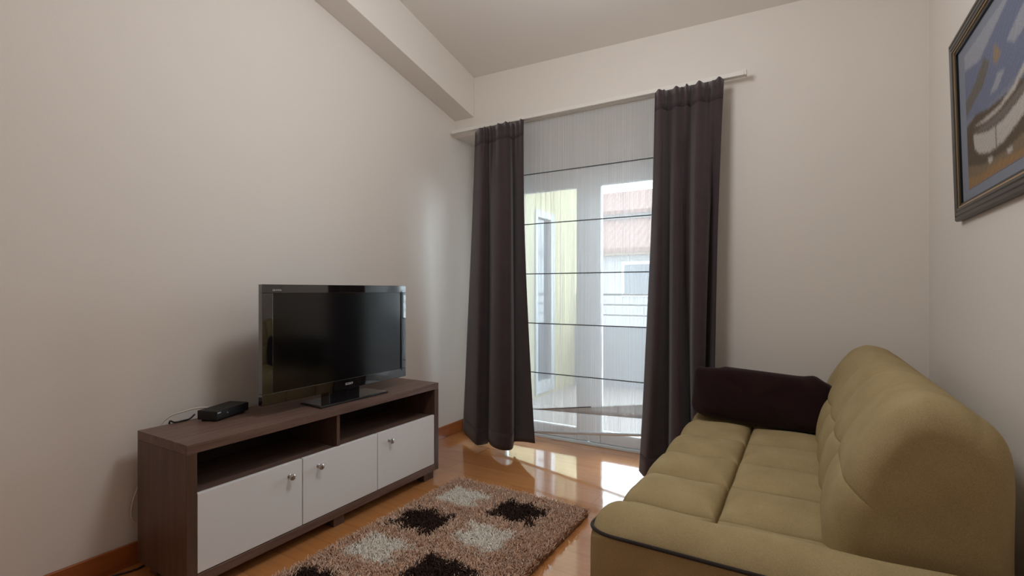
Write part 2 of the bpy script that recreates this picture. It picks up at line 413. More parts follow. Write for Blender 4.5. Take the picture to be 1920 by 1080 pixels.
# ------------------------------------------------------------------ receiver box and cables
rb = thing('receiver_box', 'small flat black set-top receiver on the cabinet, beside the television', 'receiver', (-2.172, 1.195, .5561), math.radians(20))
bm = bmesh.new(); box(bm, -.038, .050, -.092, .092, .006, .044); obj('casing', bm, M['box'], rb, bevel=.003)
bm = bmesh.new(); box(bm, .050, .056, -.092, .092, .007, .043); fp = obj('front_panel', bm, M['boxfront'], rb, bevel=.002)
bm = bmesh.new(); box(bm, .056, .0565, -.088, -.070, .033, .038); obj('badge', bm, M['chrome'], fp)
bm = bmesh.new()
lathe(bm, [(0, 0), (.0025, 0), (.0025, .002), (0, .002)], Matrix.Translation((.056, -.034, .026)) @ Matrix.Rotation(PI/2, 4, 'Y'), 10)
obj('button', bm, M['chrome'], fp)
bm = bmesh.new()
lathe(bm, [(0, 0), (.004, 0), (.004, .002), (0, .002)], Matrix.Translation((.056, .045, .022)) @ Matrix.Rotation(PI/2, 4, 'Y'), 10)
obj('button', bm, M['boxfront'], fp)
for sx in (-.022, .038):
    for sy in (-.075, .075):
        bm = bmesh.new(); lathe(bm, [(0, 0), (.008, 0), (.008, .007), (0, .007)], Matrix.Translation((sx, sy, 0)), 12); obj('rubber_foot', bm, M['tvmat'], rb)

bm = bmesh.new()
tube(bm, catmull([(-2.216, 1.185, .588), (-2.245, 1.14, .594), (-2.266, 1.085, .586), (-2.285, 1.035, .570), (-2.293, 1.0, .52), (-2.297, .975, .42), (-2.303, .935, .31), (-2.305, .916, .245),
                  (-2.304, .914, .195), (-2.298, .935, .165), (-2.292, 1.0, .13), (-2.296, 1.08, .05), (-2.298, 1.2, .006)], 8), .0032, 8)
tag(obj('white_cable', bm, M['cablew']), 'thin white cable running from the receiver down behind the cabinet', 'cable')
bm = bmesh.new()
tube(bm, catmull([(-2.228, 1.112, .574), (-2.224, 1.09, .5605), (-2.216, 1.06, .5600), (-2.218, 1.03, .5600), (-2.238, 1.02, .561), (-2.252, 1.03, .50), (-2.254, 1.03, .25), (-2.262, 1.0, .06), (-2.280, .965, .008),
                  (-2.262, .925, .0045), (-2.268, .885, .0045), (-2.282, .85, .0045), (-2.285, .78, .0045), (-2.29, .6, .0045)], 8), .0035, 8)
tag(obj('black_cable', bm, M['cableb']), 'black power cable from the receiver lying on the floor beside the baseboard', 'cable')

# ------------------------------------------------------------------ curtains
def curtain(name, Lt, Lm, Lb, zt, zm, zb, label):
    root = thing(name, label, 'curtain', (sum(p[0] for p in Lb)/len(Lb), 2.93, 0), group='plum curtains of the balcony door')
    per = 7
    A, B, D = (np.array(catmull([(x, y) for x, y in L], per)) for L in (Lt, Lm, Lb))
    zbv = np.array(catmull([(z, 0) for z in zb], per))[:, 0]
    n = len(A); rows = 60
    bm = bmesh.new(); G = []
    for r in range(rows+1):
        t = r/rows
        row = []
        for i in range(n):
            z = zt+(zbv[i]-zt)*t
            if r == 0: z += .010*abs(math.sin(i*.42))**2
            # three level blend: quadratic in height
            tm = (zt-zm)/(zt-.04)
            l0 = (t-tm)*(t-1)/((0-tm)*(0-1)); l1 = t*(t-1)/(tm*(tm-1)); l2 = t*(t-tm)/(1*(1-tm))
            p = A[i]*l0+B[i]*l1+D[i]*l2
            # small sway and gathered heading tape
            y = p[1]+.007*math.sin(i*.84)*math.exp(-t*14)
            x = p[0]+.004*math.sin(t*7+i*.33)*t*(1-t)*2
            row.append(bm.verts.new((x-root.location.x, y-root.location.y, z)))
        G.append(row)
    grid_faces(bm, G)
    o = obj('drape', bm, M['curtain'], root)
    for f in o.data.polygons: f.use_smooth = True
    s = o.modifiers.new('thick', 'SOLIDIFY'); s.thickness = .0025; s.offset = 0
    # stitched bottom hem and heading band as slightly thicker cloth
    for nm, ra, rb_ in (('heading_band', 0, 3), ('hem', rows-3, rows)):
        bm = bmesh.new(); H = [[bm.verts.new(v) for v in [tuple(o.data.vertices[r*n+i].co) for i in range(n)]] for r in range(ra, rb_+1)]
        grid_faces(bm, H)
        h = obj(nm, bm, M['curtain'], root)
        for f in h.data.polygons: f.use_smooth = True
        s = h.modifiers.new('thick', 'SOLIDIFY'); s.thickness = .0031; s.offset = 0
    return root
LT = [(-2.083, 2.969), (-1.993, 2.927), (-1.966, 2.927), (-1.962, 2.955), (-1.92, 2.927), (-1.912, 2.955), (-1.854, 2.92), (-1.788, 2.913), (-1.766, 2.927), (-1.766, 2.962), (-1.736, 2.955), (-1.685, 2.927), (-1.652, 2.92)]
LM = [(-2.144, 2.981), (-1.989, 2.867), (-1.948, 2.867), (-1.94, 2.929), (-1.932, 2.938), (-1.847, 2.841), (-1.767, 2.797), (-1.717, 2.797), (-1.696, 2.832), (-1.732, 2.92), (-1.735, 2.946), (-1.653, 2.885), (-1.588, 2.85)]
LB = [(-2.203, 2.981), (-1.992, 2.832), (-1.953, 2.841), (-1.943, 2.92), (-1.946, 2.938), (-1.849, 2.832), (-1.755, 2.771), (-1.693, 2.771), (-1.678, 2.815), (-1.728, 2.92), (-1.73, 2.946), (-1.606, 2.867), (-1.501, 2.806)]
RT = [(-0.765, 2.92), (-0.723, 2.899), (-0.707, 2.934), (-0.689, 2.948), (-0.635, 2.906), (-0.612, 2.941), (-0.582, 2.906), (-0.564, 2.948), (-0.518, 2.899), (-0.482, 2.941), (-0.461, 2.948), (-0.421, 2.899), (-0.391, 2.92)]
RM = [(-0.802, 2.918), (-0.729, 2.828), (-0.7, 2.882), (-0.686, 2.936), (-0.645, 2.846), (-0.606, 2.828), (-0.596, 2.918), (-0.574, 2.927), (-0.533, 2.828), (-0.495, 2.801), (-0.467, 2.828), (-0.475, 2.927), (-0.421, 2.864)]
RB = [(-0.849, 2.885), (-0.781, 2.797), (-0.726, 2.85), (-0.696, 2.938), (-0.653, 2.832), (-0.59, 2.78), (-0.55, 2.832), (-0.559, 2.938), (-0.538, 2.885), (-0.515, 2.885), (-0.502, 2.938), (-0.49, 2.938), (-0.44, 2.867)]
curtain('curtain', LT, LM, LB, 2.257, 1.1, [.049, .030, .022, .014, .02, .035, .045, .048, .048, .05, .054, .092, .115],
        'dark plum floor-length curtain hanging beside the television cabinet')
curtain('curtain', RT, RM, RB, 2.257, 1.1, [.035]*13, 'dark plum floor-length curtain hanging behind the sofa and cushion')
# rail
cr = thing('curtain_rail', 'long slim white curtain rail fixed to the wall above the balcony door', 'curtain rail', (-1.29, 3.0, 2.283))
bm = bmesh.new(); box(bm, -.985, .998, -.050, -.012, -.013, .013); obj('track', bm, M['track'], cr, bevel=.003)
for sx in (-.997, .998):
    bm = bmesh.new(); box(bm, sx, sx+.012, -.052, -.010, -.015, .015); obj('end_cap', bm, M['track'], cr, bevel=.003)

for sx in (-.80, 0, .80):
    bm = bmesh.new(); box(bm, sx-.012, sx+.012, -.030, .048, .013, .017); obj('bracket', bm, M['track'], cr)

# ------------------------------------------------------------------ sheer roman blind
rbld = thing('roman_blind', 'sheer white roman blind with thin grey rods hanging in front of the balcony door', 'blind', (-1.30, 3.022, 2.26))
bx0, bx1 = -1.98, -.52
levels = [2.286, 1.904, 1.557, 1.212, .871, .5315]
nx = 60
xs_ = np.linspace(bx0, bx1, nx+1)
def low(x):
    t = np.clip((x+1.80)/(.95), 0, 1.3)
    zl = .268+.045*t; over = .085*np.clip((x+1.62)/.75, 0, 1.2)
    hem = .098+.112*t
    return zl, zl+over, hem
rowsz = []
for a, b in zip(levels[:-1], levels[1:]):
    for k in range(6): rowsz.append([(a+(b-a)*k/6, -.010*math.sin(PI*k/6)*0)]*(nx+1))
def seg(f0, f1, y0, y1, n, last=False):
    for k in range(n+(1 if last else 0)):
        t = k/n
        rowsz.append([(f0(x)+(f1(x)-f0(x))*t, y0+(y1-y0)*t) for x in xs_])
seg(lambda x: .5315, lambda x: low(x)[0], 0, -.012, 6)
seg(lambda x: low(x)[0], lambda x: low(x)[1], -.012, -.003, 3)
seg(lambda x: low(x)[1], lambda x: low(x)[2], -.003, 0.0, 6, True)
bm = bmesh.new()
G = [[bm.verts.new((x+1.30, y, z-2.26)) for x, (z, y) in zip(xs_, row)] for row in rowsz]
grid_faces(bm, G)
obj('sheer_panel', bm, M['sheer'], rbld)
for z in levels[1:]:
    bm = bmesh.new(); tube(bm, [(bx0+1.30, -.004, z-2.26), (-.57, -.004, z-2.26+.001), (bx1+1.30, -.004, z-2.26)], .0034, 8); obj('rod', bm, M['rod'], rbld)
bm = bmesh.new(); tube(bm, [(x+1.30, -.008, low(x)[1]-2.26) for x in (bx0, -1.6, -1.2)], .0034, 8); obj('rod', bm, M['rod'], rbld)
bm = bmesh.new(); tube(bm, [(x+1.30, 0, low(x)[2]-2.26) for x in np.linspace(bx0, bx1, 12)], .009, 10); obj('hem_bar', bm, M['hem'], rbld)
bm = bmesh.new(); box(bm, bx0+1.30, bx1+1.30, -.006, .014, .012, .032); obj('head_rail', bm, M['track'], rbld)

# ------------------------------------------------------------------ sofa
SOFA = (-.05, 2.11, 0)
sofa = thing('sofa', 'olive green upholstered sofa with tufted seat and back, under the framed picture', 'sofa', SOFA)
ROWS = [1.27, 1.55, 1.83, 2.105, 2.385, 2.665, 2.945]
def groove(d, w):
    q = min(1, abs(d)/(w*2.1)); return math.sqrt(max(0, 1-(1-q)**2))
def dense(a, b, n, seams, h=.05):
    v = list(np.linspace(a, b, n))
    for s_ in seams:
        if a < s_ < b: v += [s_+k for k in (-.03, -.02, -.012, -.007, -.0035, -.0012, 0, .0012, .0035, .007, .012, .02, .03)]
    v = sorted(x for x in v if a-1e-6 <= x <= b+1e-6); o = [v[0]]
    for x in v[1:]:
        if x-o[-1] > .0009: o.append(x)
    return o
def near(v, L): return min(abs(v-a) for a in L)
def sx(v): return (v[0]-SOFA[0], v[1]-SOFA[1], v[2])
# seat: swept profile with puffed cells
XSEAM = -.228
def rounded_profile():
    pts = []
    x0, zt, r = -.515, .425, .055
    for z in np.linspace(.14, zt-r, 6): pts.append((x0, z, -1, 0))
    for a in np.linspace(0, PI/2, 9)[1:]:
        pts.append((x0+r-r*math.cos(a), zt-r+r*math.sin(a), -math.cos(a), math.sin(a)))
    for x in dense(x0+r, .13, 60, [XSEAM])[1:]: pts.append((x, zt, 0, 1))
    return pts
prof = rounded_profile()
ysr = dense(1.41, 2.81, 130, ROWS)
bm = bmesh.new(); G = []
for y in ysr:
    row = []
    for (x, z, nx_, nz_) in prof:
        gy = groove(near(y, ROWS), .055); gx = groove(x-XSEAM, .034)
        if z < .35: gy = .35+.65*gy
        dome = 1-.25*((y-2.11)/.7)**2
        cx_c = (-.515+XSEAM)/2 if x < XSEAM else (XSEAM+.13)/2
        k_ = max(i_ for i_ in range(len(ROWS)) if ROWS[i_] <= y+1e-9) if y >= ROWS[0] else 0
        yc_ = (ROWS[k_]+ROWS[min(k_+1, len(ROWS)-1)])/2
        dome = max(0, 1-((y-yc_)/.14)**2)*max(0, 1-((x-cx_c)/.18)**2)
        amp = .036*min(gx, gy)+.010*dome-.012-.012*max(math.exp(-(near(y, ROWS)/.0045)**2), math.exp(-((x-XSEAM)/.0045)**2))
        j = .0035*math.sin(y*23+x*7)*math.sin(x*19+y*3)
        row.append(bm.verts.new(sx((x+nx_*(amp*.6+j), y, z+nz_*(amp+j)))))
    G.append(row)
grid_faces(bm, G)
obj('seat_cushion', bm, M['sofa'], sofa, smooth=True, angle=180)
bm = bmesh.new(); box(bm, -.495-SOFA[0], .36-SOFA[0], 1.41-SOFA[1], 2.81-SOFA[1], .06, .33); obj('base', bm, M['sofa'], sofa, bevel=.01)
# back
BP = [(.075, .36), (.064, .44), (.068, .512), (.094, .606), (.137, .70), (.186, .776), (.222, .806), (.272, .820), (.325, .815), (.366, .788), (.390, .740), (.397, .66), (.397, .50), (.397, .30), (.392, .12)]
bp0 = catmull(BP, 9); bp = []; uu = []
for i in range(len(bp0)-1):
    z0_, z1_ = bp0[i][1], bp0[i+1][1]
    m_ = 8 if (i < 40 and min(z0_, z1_) < .655 and max(z0_, z1_) > .575) else 1
    for k in range(m_): bp.append(bp0[i]+(bp0[i+1]-bp0[i])*k/m_); uu.append(i+k/m_)
bp.append(bp0[-1]); uu.append(len(bp0)-1); nb = len(bp)
bpn = []
for i in range(nb):
    a = bp[max(i-1, 0)]; b = bp[min(i+1, nb-1)]; t = b-a; t /= np.linalg.norm(t); bpn.append(np.array((-t[1], t[0])))
cen = np.array((.24, .5))
YB0, YB1 = 1.445, 2.905
ysb = list(YB0+.085*(1-np.cos(np.linspace(0, PI/2, 12))))
ysb = [YB0+.085*(1-math.sin(a)) for a in np.linspace(PI/2, 0, 13)]+dense(YB0+.085, YB1-.085, 120, [1.83, 2.105, 2.385, 2.665])[1:-1]+[YB1-.085*(1-math.sin(a)) for a in np.linspace(0, PI/2, 13)]
BSE = [1.55+.0, 1.83, 2.105, 2.385, 2.665]
bm = bmesh.new(); G = []
for y in ysb:
    d0 = min(y-YB0, YB1-y)
    inset = 0
    if d0 < .085:
        q = 1-d0/.085; inset = .075*(1-math.sqrt(max(0, 1-q*q)))
    row = []
    for i in range(nb):
        x, z = bp[i]; n2 = bpn[i]
        u = uu[i]/9.0
        # puffed cells on the front face, fading out over the top roll
        f = max(0, min(1, (8.3-u)/1.8)) * max(0, min(1, u/.8))
        gy = groove(near(y, [1.83, 2.105, 2.385, 2.665]), .058)
        zmid = .615
        gz = groove((z-zmid) if u < 7 else 1, .028)
        amp = .060*f*gy*(.80+.20*gz)-.030*f-.012*f*math.exp(-(near(y, [1.83, 2.105, 2.385, 2.665])/.0045)**2)
        if near(y, [2.105]) < .06 and u < 10: amp -= .010*(1-groove(y-2.105, .02))
        p = np.array((x, z))+n2*(amp)
        k = inset
        v = p-cen; l = np.linalg.norm(v); p = cen+v*max(0, (l-k))/l
        row.append(bm.verts.new(sx((p[0], y, p[1]))))
    G.append(row)
grid_faces(bm, G)
for R_ in (G[0], G[-1]):
    try: bm.faces.new(R_)
    except ValueError: pass
obj('backrest', bm, M['sofa'], sofa, smooth=True, angle=180)
# arms
def arm(y0, y1, out, xf):
    """low padded arm: y0 = outer side, out = -1 for the near arm"""
    w = abs(y1-y0)
    stations = []
    XB = .405
    for x in list(xf+.075*(1-np.cos(np.linspace(0, PI/2, 10))))+list(np.linspace(xf+.075, XB, 24))[1:]:
        stations.append(x)
    bm = bmesh.new(); G = []
    sec = catmull([(0, .06), (0, .20), (0, .34), (.003, .425), (.010, .458), (.045, .487), (.095, .500), (.135, .494), (w-.012, .466), (w-.002, .42), (w, .30), (w, .06)], 6)
    cy, cz_ = w/2, .28
    for x in stations:
        dd = x-xf; q = max(0, 1-dd/.075); ins = .07*(1-math.sqrt(max(0, 1-q*q)))
        row = []
        for s_, z in sec:
            s2 = s_+(cy-s_)*min(1, ins/(w/2)*.85)
            z2 = z-(ins*.9 if z > .3 else 0)*((z-.3)/.2 if z > .3 else 0)
            sway = .003*math.sin(x*17+s_*20)
            row.append(bm.verts.new(sx((x, y0+out*-1*s2, z2+sway*(z > .45)))))
        G.append(row)
    grid_faces(bm, G)
    bm.faces.new(G[0]); bm.faces.new(G[-1])
    a = obj('armrest', bm, M['sofa'], sofa, smooth=True, angle=60)
    pts = [(x, y0+out*-1*.004, .452) for x in np.linspace(.40, xf+.10, 18)]
    cx_, r_ = xf+.10, .098
    for a_ in np.linspace(0, PI/2, 9)[1:]:
        pts.append((cx_-r_*math.sin(a_), y0-out*(.004+.062*(1-math.cos(a_))), .452-.004*math.sin(a_)))
    pts += [(xf+.006, y0-out*.085, .452), (xf+.014, y0-out*.105, .462), (xf+.026, y0-out*.122, .474), (xf+.040, y0-out*.138, .482)]
    bm = bmesh.new(); tube(bm, catmull([sx(p) for p in pts], 3), .0050, 10)
    obj('piping', bm, M['pipe'], a)
arm(1.245, 1.415, -1, -.518)
arm(2.975, 2.805, 1, -.425)
for fx in (-.38, .33):
    for fy in (1.32, 2.90):
        bm = bmesh.new(); lathe(bm, [(0, 0), (.02, 0), (.026, .07), (0, .07)], Matrix.Translation(sx((fx, fy, 0))), 14); obj('foot', bm, M['tvmat'], sofa, smooth=True)

# cushion at the far end
pil = tag(bpy.data.objects.new('cushion', bpy.data.meshes.new('cushion')), 'dark brown oblong cushion propped at the far end of the green sofa', 'cushion'); C.objects.link(pil)
bm = bmesh.new()
NU, NV = 72, 30
def sp(c, e): return math.copysign(abs(c)**e, c)
G = []
for j in range(NV+1):
    v = -PI/2+PI*j/NV; row = []
    for i in range(NU):
        u = 2*PI*i/NU
        x = .31*sp(math.cos(v), .35)*sp(math.cos(u), .28); z = .128*sp(math.cos(v), .35)*sp(math.sin(u), .28); y = .088*sp(math.sin(v), .8)
        pinch = 1-.0*abs(x)
        wr = .009*math.sin(x*27+z*17)*math.sin(z*24+1.3)+.006*math.sin(x*51+2+z*30)
        edge = abs(math.cos(v))**6
        z += .007*edge*(math.sin(x*36)+.5*math.sin(x*83+1))*(1 if z > 0 else .3)
        y += wr*(1-edge)*(1 if y > 0 else -1)
        row.append(bm.verts.new((x, y, z)))
    G.append(row)
for j in range(NV):
    for i in range(NU):
        bm.faces.new((G[j][i], G[j][(i+1) % NU], G[j+1][(i+1) % NU], G[j+1][i]))
bmesh.ops.remove_doubles(bm, verts=bm.verts, dist=1e-4)
bmesh.ops.recalc_face_normals(bm, faces=bm.faces[:])
bm.to_mesh(pil.data); bm.free(); pil.data.materials.append(M['pillow'])
for f in pil.data.polygons: f.use_smooth = True
pil.location = (-.205, 2.69, .574); pil.rotation_euler = (math.radians(-12), math.radians(1), math.radians(-8))

# ------------------------------------------------------------------ shag rug
RX0, RX1, RY0, RY1 = -1.70, -.915, .78, 2.26
rug = thing('rug', 'brown shag rug with cream and dark blocks lying between cabinet and sofa', 'rug', ((RX0+RX1)/2, (RY0+RY1)/2, 0))
rcx, rcy = (RX0+RX1)/2, (RY0+RY1)/2
bm = bmesh.new(); box(bm, RX0-rcx, RX1-rcx, RY0-rcy, RY1-rcy, .001, .009); obj('backing', bm, M['backing'], rug)
NS = 64000
px = rng.uniform(RX0, RX1, NS); py = rng.uniform(RY0, RY1, NS)
tan_ = np.array(srgb(200, 152, 120)[:3]); tan2 = np.array(srgb(234, 208, 188)[:3]); cream = np.array(srgb(248, 240, 228)[:3]); dark = np.array(srgb(52, 34, 28)[:3])
t = rng.random(NS)[:, None]**1.3
col = tan_*(1-t)+tan2*t
col *= rng.uniform(.72, 1.12, NS)[:, None]
for r_ in range(6):
    yc = 2.06-.30*r_
    for c_, xc in enumerate((-1.525, -1.195)):
        kind = (r_+c_) % 2
        wob = .014*np.sin(px*60+r_*3)+.014*np.cos(py*55+c_*2)
        ins = (np.abs(px-xc)+wob+rng.normal(0, .010, NS) < .112) & (np.abs(py-yc)+wob*.8+rng.normal(0, .010, NS) < .093)
        ring = (np.abs(px-xc)+rng.normal(0, .02, NS) < .15) & (np.abs(py-yc)+rng.normal(0, .02, NS) < .13) & ~ins & (rng.random(NS) < .45)
        if kind:
            col[ring] = col[ring]*.45+tan2*.60
            cc = dark*rng.uniform(.7, 1.6, NS)[:, None]
        else:
            cc = cream*rng.uniform(.82, 1.05, NS)[:, None]
        col[ins] = cc[ins]
col = np.clip(col, 0, 1)
K = 4
Ln = rng.uniform(.024, .040, NS); ang = rng.uniform(0, 2*PI, NS); lean = rng.uniform(.15, .95, NS)
h = np.linspace(0, 1, K+1)
V = np.zeros((NS, K+1, 3, 3)); rad = rng.uniform(.0017, .0029, NS)
ph = rng.uniform(0, 2*PI, NS)
for k in range(K+1):
    s_ = h[k]
    off = Ln*lean*(s_**1.6)*.9; zz = Ln*(s_*np.cos(lean*.75*s_))
    curl = .004*np.sin(s_*4+ph)
    bxp = px+off*np.cos(ang)-curl*np.sin(ang); byp = py+off*np.sin(ang)+curl*np.cos(ang)
    rr = rad*(1.0 if k < K else .55)
    for m_ in range(3):
        a = 2*PI*m_/3+ph+s_*2.0
        V[:, k, m_, 0] = bxp+rr*np.cos(a)-rcx; V[:, k, m_, 1] = byp+rr*np.sin(a)-rcy; V[:, k, m_, 2] = .008+zz
verts = V.reshape(-1, 3)
nvs = (K+1)*3
fl = []
for k in range(K):
    for m_ in range(3):
        a, b = k*3+m_, k*3+(m_+1) % 3
        fl.append((a, b, b+3, a+3))
quads = (np.array(fl)[None]+(np.arange(NS)*nvs)[:, None, None]).reshape(-1, 4)
tri = (np.array([[K*3, K*3+1, K*3+2]])[None]+(np.arange(NS)*nvs)[:, None, None]).reshape(-1, 3)
me = bpy.data.meshes.new('pile')
me.vertices.add(len(verts)); me.vertices.foreach_set('co', verts.ravel().astype(np.float32))
loops = np.concatenate([quads.ravel(), tri.ravel()]); me.loops.add(len(loops)); me.loops.foreach_set('vertex_index', loops.astype(np.int32))
st = np.concatenate([np.arange(len(quads))*4, len(quads)*4+np.arange(len(tri))*3])
me.polygons.add(len(st)); me.polygons.foreach_set('loop_start', st.astype(np.int32))
me.polygons.foreach_set('use_smooth', np.ones(len(st), dtype=bool))
me.update(calc_edges=True)
ca = me.color_attributes.new('yarn', 'FLOAT_COLOR', 'POINT')
cv = np.ones((NS, nvs, 4)); cv[:, :, :3] = col[:, None, :]
ca.data.foreach_set('color', cv.ravel().astype(np.float32))
me.materials.append(M['pile'])
o = bpy.data.objects.new('pile', me); C.objects.link(o); o.parent = rug; o['kind'] = 'stuff'

# ------------------------------------------------------------------ framed picture
pc = thing('framed_picture', 'dark framed painting of beached boats hanging on the wall above the sofa', 'picture', (XR, 2.0, 1.69))
pc.rotation_euler = (0, math.radians(-1.6), 0)
PY0, PY1, PZ0, PZ1 = 1.52, 2.455, 1.357, 2.022
pl = lambda y, z: (y-2.0, z-1.69)
fw = .062
bm = bmesh.new()
def frame_member(bm, p0, p1, horizontal, inward, prof, mi=0):
    """mitred moulding: prof = (distance inward from the outer edge, height off the wall)"""
    A, B = [], []
    for d, h_ in prof:
        if horizontal:
            A.append(bm.verts.new((-h_-.012, p0[0]+d, p0[1]+inward*d))); B.append(bm.verts.new((-h_-.012, p1[0]-d, p1[1]+inward*d)))
        else:
            A.append(bm.verts.new((-h_-.012, p0[0]+inward*d, p0[1]+d))); B.append(bm.verts.new((-h_-.012, p1[0]+inward*d, p1[1]-d)))
    n = len(prof)
    for i in range(n):
        bm.faces.new((A[i], A[(i+1) % n], B[(i+1) % n], B[i])).material_index = mi
def full_frame(prof, mats, name, par):
    a0, b0 = pl(PY0, PZ0); a1, b1 = pl(PY1, PZ1)
    bm = bmesh.new()
    frame_member(bm, (a0, b0), (a1, b0), True, 1, prof); frame_member(bm, (a0, b1), (a1, b1), True, -1, prof)
    frame_member(bm, (a0, b0), (a0, b1), False, 1, prof); frame_member(bm, (a1, b0), (a1, b1), False, -1, prof)
    return obj(name, bm, mats, par)
fr = full_frame([(0, 0), (0, .014), (.004, .020), (.014, .021), (.016, .018), (.020, .021), (.030, .021), (.032, .018), (.036, .021), (.044, .020), (.046, .014), (.046, 0)], M['frame'], 'frame', pc)
full_frame([(.046, .002), (.046, .017), (.050, .017), (.050, .002)], M['gold'], 'gilt_line', fr)
full_frame([(.050, .002), (.050, .014), (.060, .012), (.060, .002)], M['lip'], 'inner_lip', fr)
a0, b0 = pl(PY0+.058, PZ0+.058); a1, b1 = pl(PY1-.058, PZ1-.058)
bm = bmesh.new(); box(bm, -.017, -.013, a0, a1, b0, b1); obj('mat_board', bm, M['mat'], pc)
# painted scene
PATCH = []
def pg(pts, nm, lev): PATCH.append((np.array(pts, float), nm))
y0p, y1p, z0p, z1p = 1.66, 2.318, 1.452, 1.925
pg([(y0p, z0p), (y1p, z0p), (y1p, z1p), (y0p, z1p)], 'sky', 1)
pg([(y1p, 1.925), (1.80, 1.925), (2.03, 1.872), (2.15, 1.842), (y1p, 1.872)], 'cloud', 2)
pg([(1.90, 1.80), (1.78, 1.84), (1.70, 1.83), (1.76, 1.78), (1.84, 1.77)], 'cloud', 2)
pg([(y1p, 1.76), (2.20, 1.79), (2.10, 1.835), (2.05, 1.80), (2.12, 1.75), (y1p, 1.71)], 'hill', 3)
pg([(y1p, 1.70), (2.10, 1.672), (1.90, 1.675), (y0p, 1.69), (y0p, 1.63), (y1p, 1.63)], 'sea', 3)
pg([(2.0, 1.835), (1.945, 1.79), (1.99, 1.765), (2.02, 1.795)], 'sail', 4)
pg([(2.06, 1.70), (1.99, 1.695), (1.92, 1.73), (1.98, 1.74)], 'cloud', 4)
pg([(y1p, 1.672), (2.2, 1.685), (2.08, 1.665), (1.9, 1.655), (y0p, 1.66), (y0p, z0p), (y1p, z0p)], 'brown', 5)
pg([(y1p, 1.535), (2.15, 1.505), (1.95, 1.50), (1.80, 1.515), (y0p, 1.50), (y0p, z0p), (y1p, z0p)], 'sand', 6)
pg([(y1p, 1.495), (2.2, 1.478), (2.0, 1.484), (1.85, 1.474), (y0p, 1.48), (y0p, z0p), (y1p, z0p)], 'grass', 7)
# big beached boat, sheer line sweeping up to both ends
pg([(2.245, 1.628), (2.232, 1.575), (2.18, 1.548), (2.08, 1.528), (1.95, 1.530), (1.80, 1.560), (1.70, 1.628), (1.685, 1.662), (1.80, 1.612), (1.95, 1.592), (2.10, 1.598)], 'hull', 8)
pg([(2.245, 1.634), (2.10, 1.604), (1.95, 1.598), (1.80, 1.618), (1.685, 1.670), (1.80, 1.640), (1.95, 1.622), (2.10, 1.624)], 'hullshade', 9)
pg([(2.235, 1.650), (2.10, 1.632), (1.98, 1.630), (1.85, 1.645), (1.74, 1.690), (1.75, 1.705), (1.86, 1.660), (1.98, 1.642), (2.10, 1.645)], 'hull', 10)
pg([(2.02, 1.60), (2.012, 1.60), (2.012, 1.53), (2.02, 1.53)], 'brown', 11)
pg([(2.10, 1.515), (2.06, 1.512), (2.05, 1.497), (2.09, 1.495)], 'hull', 11)
pg([(1.93, 1.50), (1.89, 1.502), (1.88, 1.488), (1.92, 1.486)], 'hull', 11)
def inside(P, x, y):
    r = np.zeros(x.shape, bool); n = len(P)
    for i in range(n):
        (xa, ya), (xb, yb) = P[i], P[i-1]
        c = ((ya > y) != (yb > y)) & (x < (xb-xa)*(y-ya)/(yb-ya+1e-12)+xa); r ^= c
    return r
GU, GV = 300, 216
gy_, gz_ = np.meshgrid(np.linspace(y0p, y1p, GU), np.linspace(z0p, z1p, GV), indexing='ij')
acc = np.zeros((GU, GV, 3))
for rep in range(5):                       # several overlapping brush passes soften the outlines
    wy = gy_+rng.normal(0, .0035, gy_.shape)+.005*np.sin(gz_*90+rep)*np.sin(gy_*70+rep*2)
    wz = gz_+rng.normal(0, .0030, gy_.shape)+.004*np.sin(gy_*110+rep*3)
    c_ = np.zeros((GU, GV, 3))
    for P_, nm in PATCH:
        c_[inside(P_, wy, wz)] = srgb(*PIG[nm])[:3]
    c_[c_.sum(-1) == 0] = srgb(*PIG['sky'])[:3]
    acc += c_
acc /= 5
streak = 1+.06*np.sin(gy_*160+gz_*240+3*np.sin(gz_*40))*np.sin(gy_*45+1)+rng.normal(0, .07, gy_.shape)
acc = np.clip(acc*streak[..., None], 0, 1)
bm = bmesh.new()
G = [[bm.verts.new((-.0176, gy_[i, j]-2.0, gz_[i, j]-1.69)) for j in range(GV)] for i in range(GU)]
grid_faces(bm, G)
po = obj('painted_scene', bm, M['canvas'], pc)
ca_ = po.data.color_attributes.new('pigment', 'FLOAT_COLOR', 'POINT')
cc_ = np.ones((GU*GV, 4)); cc_[:, :3] = acc.reshape(-1, 3)
ca_.data.foreach_set('color', cc_.ravel().astype(np.float32))

# ------------------------------------------------------------------ outside: balcony and neighbouring house
struct('floor_balcony', BX(-2.4, 1.6, YN+.06, 5.5, -.12, -.02), M['tile'], 'pale tiled balcony floor seen through the door', 'floor')
struct('wall_parapet', BX(-2.4, 1.6, 5.5, 5.62, -.12, .69), M['parapet'], 'low grey balcony parapet seen through the door', 'wall')
